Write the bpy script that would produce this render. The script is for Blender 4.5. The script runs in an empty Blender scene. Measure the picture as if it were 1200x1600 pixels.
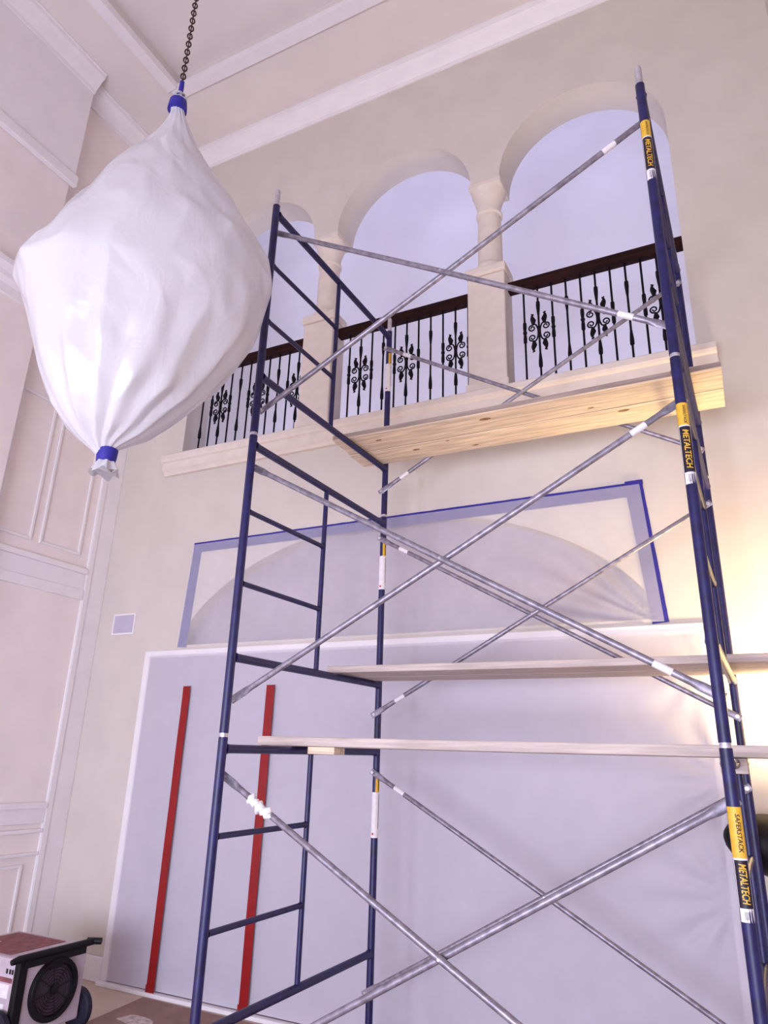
import bpy, bmesh, math, random
from mathutils import Vector, Matrix, noise
random.seed(7)
PI = math.pi
scn = bpy.context.scene
col = scn.collection

# ------------------------------------------------------------------ camera
cam_d = bpy.data.cameras.new('camera')
cam = bpy.data.objects.new('camera', cam_d); col.objects.link(cam)
cam_d.sensor_fit = 'VERTICAL'; cam_d.sensor_height = 24.0
cam_d.lens = 1106.065 / 1600 * 24.0
cam_d.clip_start = 0.05
YAW, TILT, ROLL = 0.473995, 0.338275, 0.030725
cam.matrix_world = (Matrix.Translation((2.1841, -2.7283, 1.66635)) @ Matrix.Rotation(YAW, 4, 'Z')
                    @ Matrix.Rotation(PI / 2 + TILT, 4, 'X') @ Matrix.Rotation(ROLL, 4, 'Z'))
scn.camera = cam

# ------------------------------------------------------------------ world, lights, exposure
w = bpy.data.worlds.new('world'); scn.world = w; w.use_nodes = True
w.node_tree.nodes['Background'].inputs[0].default_value = (0.87, 0.80, 0.75, 1)
w.node_tree.nodes['Background'].inputs[1].default_value = 0.58

def area(name, loc, target, size, power, color, sy=None):
    d = bpy.data.lights.new(name, 'AREA'); d.energy = power; d.color = color
    d.shape = 'RECTANGLE'; d.size = size; d.size_y = sy or size
    o = bpy.data.objects.new(name, d); col.objects.link(o); o.location = loc
    o.rotation_euler = (Vector(target) - Vector(loc)).to_track_quat('-Z', 'Y').to_euler()
    return o
area('cool_fill_light', (0.7, -6.4, 1.2), (-0.8, 2.0, 0.6), 4.4, 400, (0.75, 0.79, 1.0), 2.0)  # unseen cool fill added behind the camera to brighten the lower room
area('hall_ceiling_light', (-0.2, 2.6, 9.3), (-0.2, 4.6, 6.8), 7.0, 33, (0.88, 0.86, 1.0), 0.4)
area('hall_lower_fill', (-0.2, 2.5, 4.6), (-0.2, 4.6, 6.4), 7.0, 24, (0.88, 0.86, 1.0), 0.3)  # added fill, hidden below the sill, evens out the hall wall

vs = scn.view_settings
vs.view_transform = 'Standard'; vs.look = 'None'; vs.gamma = 1.0; vs.use_curve_mapping = False
vs.exposure = 0.32

# ------------------------------------------------------------------ helpers
def lin(c):
    c = c / 255.0
    return c / 12.92 if c <= 0.04045 else ((c + 0.055) / 1.055) ** 2.4
def rgb(r, g, b): return (lin(r), lin(g), lin(b), 1)

MATS = {}
def mat(name, base, rough=0.6, metal=0.0, var=0.06, scale=9.0, bump=0.0, bscale=60.0, detail=4.0, col2=None, stretch=None, spec=0.5):
    m = bpy.data.materials.new(name); m.use_nodes = True
    nt = m.node_tree; N = nt.nodes; Lk = nt.links; b = N['Principled BSDF']
    b.inputs['Roughness'].default_value = rough; b.inputs['Metallic'].default_value = metal
    b.inputs['Specular IOR Level'].default_value = spec
    tc = N.new('ShaderNodeTexCoord'); mp = N.new('ShaderNodeMapping')
    if stretch: mp.inputs['Scale'].default_value = stretch
    Lk.new(tc.outputs['Object'], mp.inputs['Vector'])
    nz = N.new('ShaderNodeTexNoise'); nz.inputs['Scale'].default_value = scale; nz.inputs['Detail'].default_value = detail
    Lk.new(mp.outputs[0], nz.inputs['Vector'])
    rp = N.new('ShaderNodeValToRGB')
    d = col2 or tuple(max(0, c * (1 - var * 2)) for c in base[:3]) + (1,)
    e = tuple(min(1, c * (1 + var)) for c in base[:3]) + (1,) if not col2 else base
    rp.color_ramp.elements[0].position = 0.35; rp.color_ramp.elements[1].position = 0.65
    rp.color_ramp.elements[0].color = d; rp.color_ramp.elements[1].color = e
    Lk.new(nz.outputs['Fac'], rp.inputs[0]); Lk.new(rp.outputs[0], b.inputs['Base Color'])
    if bump:
        n2 = N.new('ShaderNodeTexNoise'); n2.inputs['Scale'].default_value = bscale; n2.inputs['Detail'].default_value = 3
        Lk.new(mp.outputs[0], n2.inputs['Vector'])
        bp = N.new('ShaderNodeBump'); bp.inputs['Strength'].default_value = bump; bp.inputs['Distance'].default_value = 0.01
        Lk.new(n2.outputs['Fac'], bp.inputs['Height']); Lk.new(bp.outputs[0], b.inputs['Normal'])
    MATS[name] = m
    return m

def film(name, base, fac, rough=0.35, bump=0.15):
    m = bpy.data.materials.new(name); m.use_nodes = True
    nt = m.node_tree; N = nt.nodes; Lk = nt.links; b = N['Principled BSDF']; out = N['Material Output']
    b.inputs['Base Color'].default_value = base; b.inputs['Roughness'].default_value = rough
    tr = N.new('ShaderNodeBsdfTransparent'); mx = N.new('ShaderNodeMixShader')
    nz = N.new('ShaderNodeTexNoise'); nz.inputs['Scale'].default_value = 7; nz.inputs['Detail'].default_value = 6
    tc = N.new('ShaderNodeTexCoord'); Lk.new(tc.outputs['Object'], nz.inputs['Vector'])
    bp = N.new('ShaderNodeBump'); bp.inputs['Strength'].default_value = bump; bp.inputs['Distance'].default_value = 0.02
    Lk.new(nz.outputs['Fac'], bp.inputs['Height']); Lk.new(bp.outputs[0], b.inputs['Normal'])
    mr = N.new('ShaderNodeMapRange'); mr.inputs['To Min'].default_value = fac - 0.04; mr.inputs['To Max'].default_value = fac + 0.04
    Lk.new(nz.outputs['Fac'], mr.inputs['Value'])
    Lk.new(mr.outputs[0], mx.inputs[0]); Lk.new(tr.outputs[0], mx.inputs[1]); Lk.new(b.outputs[0], mx.inputs[2])
    Lk.new(mx.outputs[0], out.inputs['Surface'])
    MATS[name] = m
    return m

class MB:
    def __init__(s): s.bm = bmesh.new()
    def quad(s, pts):
        vs_ = [s.bm.verts.new(p) for p in pts]
        return s.bm.faces.new(vs_)
    def box(s, lo, hi, fn=None):
        x0, y0, z0 = lo; x1, y1, z1 = hi
        P = [(x0, y0, z0), (x1, y0, z0), (x1, y1, z0), (x0, y1, z0), (x0, y0, z1), (x1, y0, z1), (x1, y1, z1), (x0, y1, z1)]
        if fn: P = [fn(*p) for p in P]
        v = [s.bm.verts.new(p) for p in P]
        for f in ((0, 3, 2, 1), (4, 5, 6, 7), (0, 1, 5, 4), (1, 2, 6, 5), (2, 3, 7, 6), (3, 0, 4, 7)):
            s.bm.faces.new([v[i] for i in f])
        return s
    def rings(s, rings, cap=True, closed=False):
        R = [[s.bm.verts.new(p) for p in r] for r in rings]
        n = len(R[0])
        pairs = list(zip(R[:-1], R[1:])) + ([(R[-1], R[0])] if closed else [])
        for a, b in pairs:
            for i in range(n):
                j = (i + 1) % n
                s.bm.faces.new((a[i], a[j], b[j], b[i]))
        if cap and not closed:
            s.bm.faces.new(R[0][::-1]); s.bm.faces.new(R[-1])
        return s
    def path(s, pts, radii, n=12, flat=None):
        """tube along a path; radii number or list; flat: list of (sx, sy) scale of the section"""
        pts = [Vector(p) for p in pts]
        if not isinstance(radii, (list, tuple)): radii = [radii] * len(pts)
        rings = []; up = None
        for i, p in enumerate(pts):
            t = (pts[min(i + 1, len(pts) - 1)] - pts[max(i - 1, 0)]).normalized()
            if up is None:
                up = Vector((0, 0, 1)) if abs(t.z) < 0.9 else Vector((0, 1, 0))
            a = t.cross(up).normalized(); b = a.cross(t).normalized(); up = b
            fx, fy = flat[i] if flat else (1, 1)
            rings.append([p + a * math.cos(q) * radii[i] * fx + b * math.sin(q) * radii[i] * fy
                          for q in (2 * PI * k / n for k in range(n))])
        return s.rings(rings)
    def lathe(s, prof, c=(0, 0, 0), n=24, axis='z', cap=True):
        rr = []
        for r, h in prof:
            ring = []
            for k in range(n):
                q = 2 * PI * k / n; a, b = r * math.cos(q), r * math.sin(q)
                if axis == 'z': ring.append((c[0] + a, c[1] + b, c[2] + h))
                elif axis == 'x': ring.append((c[0] + h, c[1] + a, c[2] + b))
                else: ring.append((c[0] + b, c[1] + h, c[2] + a))
            rr.append(ring)
        return s.rings(rr, cap)
    def build(s, name, m, parent=None, smooth=False, bevel=0, label=None):
        bm = s.bm
        bmesh.ops.recalc_face_normals(bm, faces=bm.faces)
        if parent is not None:
            inv = root_matrix(parent).inverted()
            bmesh.ops.transform(bm, matrix=inv, verts=bm.verts)
        me = bpy.data.meshes.new(name); bm.to_mesh(me); bm.free()
        o = bpy.data.objects.new(name, me); col.objects.link(o)
        o.data.materials.append(MATS[m] if isinstance(m, str) else m)
        if parent is not None: o.parent = parent
        if smooth:
            for p in me.polygons: p.use_smooth = True
            if smooth != 'all':
                try: me.set_sharp_from_angle(angle=math.radians(40))
                except Exception: pass
        if bevel:
            b = o.modifiers.new('bevel', 'BEVEL'); b.width = bevel; b.segments = 2; b.limit_method = 'ANGLE'
        if label: o['label'] = label
        return o

def root_matrix(o):
    M = Matrix.LocRotScale(o.location, o.rotation_euler, o.scale)
    return root_matrix(o.parent) @ M if o.parent else M
def tag(o, label, cat=None, group=None, kind=None):
    o['label'] = label
    if cat: o['category'] = cat
    if group: o['group'] = group
    if kind: o['kind'] = kind
    return o
def thing(name, label, cat, loc=(0, 0, 0), rotz=0, group=None):
    o = bpy.data.objects.new(name, None); col.objects.link(o)
    o.empty_display_size = 0.1; o.location = loc; o.rotation_euler = (0, 0, rotz)
    return tag(o, label, cat, group)
def copy_tree(o, parent=None):
    c = o.copy(); col.objects.link(c)
    if parent: c.parent = parent
    for ch in list(o.children): copy_tree(ch, c)
    return c

# ------------------------------------------------------------------ materials
mat('wall_paint', rgb(213, 203, 196), 0.75, var=0.02, scale=3, bump=0.06, bscale=140)
mat('trim_white', rgb(238, 232, 236), 0.45, var=0.015, scale=5)
mat('ceiling_paint', rgb(230, 220, 218), 0.8, var=0.02, scale=2, bump=0.05, bscale=120)
mat('hall_paint', rgb(226, 222, 238), 0.8, var=0.015, scale=2)
mat('panel_paint', rgb(242, 230, 228), 0.6, var=0.02, scale=3)
mat('limestone', rgb(226, 212, 204), 0.85, var=0.025, scale=9, bump=0.12, bscale=60)
mat('blue_enamel', rgb(29, 26, 84), 0.42, var=0.18, scale=22, bump=0.05, bscale=90)
mat('galvanised', rgb(150, 143, 158), 0.42, metal=0.55, var=0.16, scale=30, bump=0.06)
mat('zinc', rgb(205, 200, 212), 0.35, metal=0.6, var=0.1, scale=40)
mat('black_iron', rgb(9, 6, 18), 0.6, var=0.1, scale=40, spec=0.2)
mat('dark_wood', rgb(42, 16, 14), 0.7, spec=0.15, var=0.25, scale=10, stretch=(0.3, 4, 4))
mat('plank_pine', rgb(232, 210, 184), 0.75, var=0.14, scale=7, detail=8, stretch=(0.5, 9, 9), bump=0.12, bscale=20)
mat('plank_grey', rgb(206, 190, 184), 0.8, var=0.1, scale=7, detail=8, stretch=(0.5, 9, 9), bump=0.12, bscale=20)
mat('plank_edge_shade', rgb(166, 146, 138), 0.85, var=0.12, scale=7, detail=8, stretch=(0.5, 9, 9))
mat('knot', rgb(150, 112, 78), 0.8, var=0.25, scale=60)
mat('painter_tape', rgb(38, 30, 140), 0.6, var=0.08, scale=30)
mat('red_tape', rgb(146, 2, 8), 0.45, var=0.08, scale=8)
film('sheet_film', (0.74, 0.69, 0.80, 1), 0.68, rough=0.5)
film('sheet_film_top', (0.95, 0.91, 0.95, 1), 0.30, rough=0.5)
mat('glass_dusk', rgb(176, 164, 180), 0.6, var=0.05, scale=3)
mat('door_grey', rgb(140, 134, 158), 0.6, var=0.05, scale=2)
mat('label_yellow', rgb(232, 182, 60), 0.5, var=0.06, scale=40)
mat('label_black', rgb(28, 16, 40), 0.5, var=0.06, scale=40)
mat('label_white', rgb(236, 230, 236), 0.5, var=0.03, scale=40)
mat('label_red', rgb(190, 40, 40), 0.5)
mat('floor_tile', rgb(206, 184, 168), 0.5, var=0.06, scale=4)
mat('kraft_paper', rgb(150, 118, 108), 0.85, var=0.12, scale=5, bump=0.2, bscale=12)
mat('dust_white', rgb(204, 186, 182), 0.9, var=0.18, scale=22)
mat('machine_body', rgb(196, 180, 192), 0.55, var=0.05, scale=12)
mat('machine_maroon', rgb(138, 78, 84), 0.7, var=0.15, scale=18, col2=None)
mat('machine_black', rgb(12, 9, 14), 0.55, spec=0.3, var=0.15, scale=30)
mat('grille_grey', rgb(78, 62, 76), 0.5, var=0.1, scale=40)
mat('rubber', rgb(24, 20, 44), 0.7, var=0.1, scale=30)
mat('chain_metal', rgb(74, 52, 48), 0.45, metal=0.6, var=0.2, scale=60)
mat('vent_grey', rgb(196, 188, 206), 0.6, var=0.02)
mat('dark_slot', rgb(90, 84, 100), 0.8)
mat('paper_scrap', rgb(244, 242, 246), 0.8, var=0.03)
# wrapping plastic of the hanging light: thin white poly, partly translucent, with a sheen
bagm = bpy.data.materials.new('white_poly'); bagm.use_nodes = True; MATS['white_poly'] = bagm
nt = bagm.node_tree; N = nt.nodes; b = N['Principled BSDF']
b.inputs['Base Color'].default_value = (0.68, 0.67, 0.71, 1); b.inputs['Roughness'].default_value = 0.2
b.inputs['Coat Weight'].default_value = 0.3; b.inputs['Coat Roughness'].default_value = 0.12
tl = N.new('ShaderNodeBsdfTranslucent'); tl.inputs[0].default_value = (0.92, 0.90, 0.95, 1)
mx = N.new('ShaderNodeMixShader'); mx.inputs[0].default_value = 0.26
tc = N.new('ShaderNodeTexCoord'); mp = N.new('ShaderNodeMapping'); mp.inputs['Scale'].default_value = (1, 1, 0.45)
nz = N.new('ShaderNodeTexNoise'); nz.inputs['Scale'].default_value = 7; nz.inputs['Detail'].default_value = 5; nz.inputs['Distortion'].default_value = 1.2
bp = N.new('ShaderNodeBump'); bp.inputs['Strength'].default_value = 0.22; bp.inputs['Distance'].default_value = 0.03
nt.links.new(tc.outputs['Object'], mp.inputs[0]); nt.links.new(mp.outputs[0], nz.inputs['Vector'])
nt.links.new(nz.outputs['Fac'], bp.inputs['Height']); nt.links.new(bp.outputs[0], b.inputs['Normal'])
nt.links.new(b.outputs[0], mx.inputs[1]); nt.links.new(tl.outputs[0], mx.inputs[2])
nt.links.new(mx.outputs[0], N['Material Output'].inputs['Surface'])

# ------------------------------------------------------------------ room shell
YW = 1.98            # face of the back wall
WD = 0.30            # thickness of the back wall
XL, XR = -3.22, 2.95
ZC = 8.22
YO = -7.5            # the room goes on behind the photographer
SPR, AR = 6.48, 0.68
ARCH_X = (-1.77, -0.15, 1.47)
SILL = 4.39

MB().box((XL - 0.6, YO, -0.12), (XR + 0.6, YW + WD, 0)).build('floor', 'floor_tile')
tag(bpy.data.objects['floor'], 'pale beige floor of the tall room', 'floor', kind='structure')

def filled_wall(loops, y0, y1):
    """wall with holes from closed loops of (x, z): first loop is the outside"""
    bm = bmesh.new(); edges = []
    for lp in loops:
        vsx = [bm.verts.new((x, y0, z)) for x, z in lp]
        for a, b_ in zip(vsx, vsx[1:] + vsx[:1]): edges.append(bm.edges.new((a, b_)))
    bmesh.ops.triangle_fill(bm, use_beauty=True, use_dissolve=False, edges=edges)
    ret = bmesh.ops.extrude_face_region(bm, geom=list(bm.faces))
    bmesh.ops.translate(bm, vec=(0, y1 - y0, 0), verts=[g for g in ret['geom'] if isinstance(g, bmesh.types.BMVert)])
    mb = MB(); mb.bm.free(); mb.bm = bm
    return mb

def arcade():
    pts = [(ARCH_X[0] - AR, SILL), (ARCH_X[2] + AR, SILL)]
    for cx in ARCH_X[::-1]:
        for k in range(33):
            q = PI * k / 32; pts.append((cx + AR * math.cos(q), SPR + AR * math.sin(q)))
    return pts
TC, TW, TZ, TH = -0.22, 1.96, 2.56, 0.91
def transom(grow=0.0):
    pts = []
    R = (TW ** 2 + TH ** 2) / (2 * TH)
    for k in range(49):
        t = math.cos(PI * k / 48); x = t * TW
        e = TH * math.sqrt(max(0, 1 - t * t)); s_ = math.sqrt(R * R - x * x) - (R - TH)
        pts.append((TC + x * (1 + grow), TZ + 0.6 * e + 0.4 * s_))
    return pts
DX0, DX1, DZ1 = -2.475, 1.95, 2.46
door_hole = [(DX0, 0.015), (DX1, 0.015), (DX1, DZ1), (DX0, DZ1)]
wb = filled_wall([[(XL - 0.3, 0), (XR + 0.3, 0), (XR + 0.3, ZC + 0.4), (XL - 0.3, ZC + 0.4)], arcade(), transom(), door_hole], YW, YW + WD)
wall_back = tag(wb.build('wall_back', 'wall_paint'), 'tall beige back wall with three balcony arches', 'wall', kind='structure')

# what lies behind the plastic: a grey arched window and a grey wide door
tw = filled_wall([[(x, z) for x, z in transom()]], YW + 0.13, YW + 0.17)
tag(tw.build('window_1', 'glass_dusk'), 'arched window dimly seen behind the taped plastic', 'window', kind='structure')
MB().box((DX0 - 0.05, YW + 0.16, 0.0), (DX1 + 0.05, YW + 0.22, DZ1 + 0.04)).build('door_1', 'door_grey')
tag(bpy.data.objects['door_1'], 'wide grey doorway hidden behind plastic sheeting', 'door', kind='structure')

# door casing: head and left jamb
cs = MB()
cs.box((DX0 - 0.07, YW - 0.022, 0), (DX0 + 0.0, YW - 0.0005, DZ1 + 0.06))
cs.box((DX0 + 0.0, YW - 0.022, DZ1 - 0.005), (2.02, YW - 0.0005, DZ1 + 0.06))
cs.box((DX1 + 0.0, YW - 0.022, 0), (2.02, YW - 0.0005, DZ1 - 0.005))
tag(cs.build('trim_1', 'trim_white', bevel=0.006), 'white casing around the sheeted doorway', 'trim', kind='structure')

# side walls
def side_wall(name, x0, x1, label):
    MB().box((x0, YO, 0), (x1, YW, ZC + 0.4)).build(name, 'panel_paint' if 'left' in name else 'wall_paint')
    tag(bpy.data.objects[name], label, 'wall', kind='structure')
side_wall('wall_left', XL - 0.3, XL, 'pale panelled side wall at the left')
side_wall('wall_right', XR, XR + 0.3, 'beige side wall at the right')

# left wall: projecting bay with frieze and cornice, casing, rails
bay = MB(); BY = 0.68; BX = -3.10
bay.box((XL, YO, 0), (BX, BY, ZC + 0.3))
bo = tag(bay.build('wall_bay', 'panel_paint'), 'shallow projecting bay of the left wall', 'wall', kind='structure')
MB().box((BX, YO, 6.95), (BX + 0.035, BY + 0.03, ZC + 0.2)).build('frieze', 'trim_white', bo, bevel=0.01)
MB().box((BX, YO, 6.83), (BX + 0.06, BY + 0.05, 6.95)).build('frieze_moulding', 'trim_white', bo, bevel=0.012)
def moulding(name, m, parent, prof, p0, p1, out):
    """profile (out, z) swept straight from p0 to p1 (xy), out = unit xy direction away from the wall"""
    mb = MB(); rr = []
    for p in (p0, p1):
        rr.append([(p[0] + out[0] * o_, p[1] + out[1] * o_, z) for o_, z in prof])
    mb.rings(rr); return mb.build(name, m, parent)
CORN = [(-0.001, 5.34), (0.03, 5.34), (0.035, 5.42), (0.075, 5.46), (0.08, 5.50), (0.13, 5.55), (0.13, 5.60), (-0.001, 5.60)]
moulding('cornice', 'trim_white', bo, CORN, (BX, YO), (BX, BY), (1, 0))
wl = bpy.data.objects['wall_left']
MB().box((XL, 1.74, 0), (XL + 0.022, YW - 0.001, ZC - 0.3)).build('casing', 'trim_white', wl, bevel=0.004)
MB().box((XL + 0.0221, 1.745, 0), (XL + 0.030, 1.80, ZC - 0.3)).build('casing_bead', 'trim_white', wl, bevel=0.004)
for z0, z1, o_ in ((2.98, 3.07, 0.03), (3.07, 3.22, 0.02), (3.22, 3.27, 0.04), (1.10, 1.24, 0.022), (1.215, 1.262, 0.04), (1.03, 1.06, 0.034), (0.0, 0.22, 0.03), (0.86, 0.885, 0.03)):
    MB().box((XL + 0.0001, BY + 0.01, z0), (XL + o_, 1.739, z1)).build('rail', 'trim_white', wl, bevel=0.004)
# thin panel beads above the rail and inside the lower panel
def frame_beads(y0, y1, z0, z1):
    for a, b_ in (((y0, z0), (y0 + 0.025, z1)), ((y1 - 0.025, z0), (y1, z1)), ((y0 + 0.0251, z0), (y1 - 0.0251, z0 + 0.025)), ((y0 + 0.0251, z1 - 0.025), (y1 - 0.0251, z1))):
        MB().box((XL + 0.0001, a[0], a[1]), (XL + 0.016, b_[0], b_[1])).build('panel_bead', 'trim_white', wl, bevel=0.004)
frame_beads(1.20, 1.64, 3.38, 4.70)
frame_beads(0.74, 1.12, 3.38, 4.70)
frame_beads(0.80, 1.62, 0.30, 0.80)

# baseboard on the back wall left of the doorway
tag(MB().box((XL + 0.0225, YW - 0.022, 0), (DX0 - 0.071, YW - 0.0005, 0.17)).build('baseboard_back', 'trim_white', bevel=0.006), 'white baseboard beside the doorway casing', 'baseboard', kind='structure')

# ceiling: perimeter soffit, inner tray, crown mouldings
SO = 0.78            # soffit width
cl = MB()
cl.box((XL - 0.3, YW - SO, ZC), (XR + 0.3, YW + WD, ZC + 0.4))
cl.box((XL - 0.3, YO, ZC), (XL + SO, YW - SO - 0.0005, ZC + 0.4))
cl.box((XR - SO, YO, ZC), (XR + 0.3, YW - SO - 0.0005, ZC + 0.4))
cl.box((XL + SO, YO, ZC + 0.25), (XR - SO, YW - SO - 0.0005, ZC + 0.4))
ceil = tag(cl.build('ceiling', 'ceiling_paint'), 'pale tray ceiling with stepped border', 'ceiling', kind='structure')
CR = [(0, ZC - 0.20), (0.015, ZC - 0.20), (0.022, ZC - 0.165), (0.05, ZC - 0.13), (0.09, ZC - 0.075), (0.125, ZC - 0.05), (0.13, ZC - 0.02), (0.15, ZC - 0.018), (0.15, ZC - 0.0005), (0, ZC - 0.0005)]
cb = moulding('trim_2', 'trim_white', None, CR, (XL, YW - 0.0005), (XR, YW - 0.0005), (0, -1)); tag(cb, 'white crown moulding along the back wall', 'moulding', kind='structure')
clf = moulding('trim_3', 'trim_white', None, CR, (XL + 0.0005, BY), (XL + 0.0005, YW - 0.16), (1, 0)); tag(clf, 'white crown moulding in the left recess', 'moulding', kind='structure')
cby = moulding('trim_4', 'trim_white', None, CR, (BX + 0.036, YO), (BX + 0.036, BY + 0.03), (1, 0)); tag(cby, 'white crown moulding over the left bay', 'moulding', kind='structure')
TR = [(-0.04, ZC - 0.03), (0.075, ZC - 0.03), (0.075, ZC + 0.05), (0.05, ZC + 0.06), (0.03, ZC + 0.12), (0.0005, ZC + 0.125), (0.0005, ZC - 0.0005), (-0.04, ZC - 0.0005)]
tb = moulding('trim_5', 'trim_white', None, TR, (XL + SO, YW - SO - 0.0006), (XR - SO, YW - SO - 0.0006), (0, -1)); tag(tb, 'white tray moulding parallel to the back wall', 'moulding', kind='structure')
tl2 = moulding('trim_6', 'trim_white', None, TR, (XL + SO + 0.0006, YO), (XL + SO + 0.0006, YW - SO - 0.08), (1, 0)); tag(tl2, 'white tray moulding parallel to the left wall', 'moulding', kind='structure')

# upstairs hall behind the arches
HB = 4.0
hall = MB()
hall.box((-5.2, HB, SILL - 0.3), (4.8, HB + 0.1, 9.8))
tag(hall.build('wall_hall', 'hall_paint'), 'pale lavender hall wall seen through the arches', 'wall', kind='structure')
h2 = MB(); h2.box((-5.2, YW + WD, SILL - 0.3), (4.8, HB, SILL - 0.05))
tag(h2.build('floor_hall', 'hall_paint'), 'floor of the upstairs hall', 'floor', kind='structure')
h3 = MB(); h3.box((-5.2, YW + WD, 9.8), (4.8, HB + 0.1, 9.9))
tag(h3.build('ceiling_hall', 'hall_paint'), 'ceiling of the upstairs hall', 'ceiling', kind='structure')
for nm, a, b_ in (('wall_hall_left', -5.3, -5.2), ('wall_hall_right', 4.8, 4.9)):
    hw = MB(); hw.box((a, YW + WD, SILL - 0.3), (b_, HB, 9.8))
    tag(hw.build(nm, 'hall_paint'), 'end wall of the upstairs hall, ' + nm.split('_')[-1], 'wall', kind='structure')
hw = MB(); hw.box((-5.2, YW + WD - 0.1, ZC + 0.401), (4.8, YW + WD, 9.8))
tag(hw.build('wall_hall_upper', 'hall_paint'), 'upper wall above the arches inside the hall', 'wall', kind='structure')

# ------------------------------------------------------------------ balcony ledge and columns
LP = [(-0.001, 4.19), (0.035, 4.19), (0.05, 4.215), (0.075, 4.235), (0.08, 4.30), (0.10, 4.31), (0.11, 4.33), (0.11, 4.375), (0.09, SILL), (-0.001, SILL)]
lg = MB(); lg.rings([[(x, YW - o_, z) for o_, z in LP] for x in (-2.60, 2.27)])
lg.box((-2.45, YW - 0.001, SILL - 0.06), (2.15, YW + WD, SILL + 0.0))
tag(lg.build('trim_7', 'limestone'), 'long pale stone ledge under the three arches', 'ledge', kind='structure')

def column(cx, label):
    r = thing('balcony_column', label, 'column', (cx, YW + 0.11, SILL), group='stone columns between the arches')
    c0 = (cx, YW + 0.11, 0)
    MB().box((cx - 0.17, YW - 0.01, SILL + 0.0005), (cx + 0.15, YW + 0.21, 5.50)).build('pedestal', 'limestone', r, bevel=0.012)
    MB().box((cx - 0.185, YW - 0.03, SILL + 0.001), (cx + 0.165, YW + 0.225, SILL + 0.10)).build('plinth', 'limestone', r, bevel=0.01)
    MB().box((cx - 0.185, YW - 0.03, 5.50), (cx + 0.165, YW + 0.225, 5.58)).build('pedestal_cap', 'limestone', r, bevel=0.014)
    m = MB(); m.lathe([(0.13, 5.58), (0.13, 5.62), (0.112, 5.64), (0.105, 5.68), (0.104, 5.95), (0.098, 6.16)], c0, 32)
    m.build('shaft', 'limestone', r, smooth=True)
    m = MB(); m.lathe([(0.098, 6.16), (0.115, 6.17), (0.115, 6.19), (0.10, 6.20), (0.105, 6.27), (0.135, 6.38), (0.15, 6.42)], c0, 32)
    m.build('capital', 'limestone', r, smooth=True)
    MB().box((cx - 0.145, YW - 0.02, 6.42), (cx + 0.145, YW + 0.24, SPR - 0.0005)).build('abacus', 'limestone', r, bevel=0.008)
column(-0.96, 'pale stone balcony column between the left and middle arches')
column(0.66, 'pale stone balcony column between the middle and right arches')

# ------------------------------------------------------------------ iron railings
RY = YW + 0.12
RT = 5.345
def bulge(mb, x, z, h, r):
    mb.path([(x, RY, z - h), (x, RY, z - h * 0.55), (x, RY, z - h * 0.1), (x, RY, z + h * 0.25), (x, RY, z + h * 0.32), (x, RY, z + h)],
            [0.0075, r * 0.75, r, r * 0.95, 0.008, 0.0075], 8)
def scroll_pts(sx, sz, x, z):
    """one half of a C scroll: from the baluster collar outwards to a small volute"""
    pts = []
    for k in range(9):                                   # rising quarter
        q = k / 8 * PI * 0.62
        pts.append((x + sx * (0.008 + 0.048 * (1 - math.cos(q)) * 0.62), RY, z + sz * (0.078 * math.sin(q))))
    cx_, cz_ = pts[-1][0] + sx * 0.006, pts[-1][2] - sz * 0.031
    r0 = 0.031; a0 = PI / 2
    for k in range(1, 16):
        a = a0 - k / 15 * PI * 2.6; rr = r0 * (1 - 0.72 * k / 15)
        pts.append((cx_ + sx * math.cos(a) * rr, RY, cz_ + sz * math.sin(a) * rr + sz * 0.002))
    return pts
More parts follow.
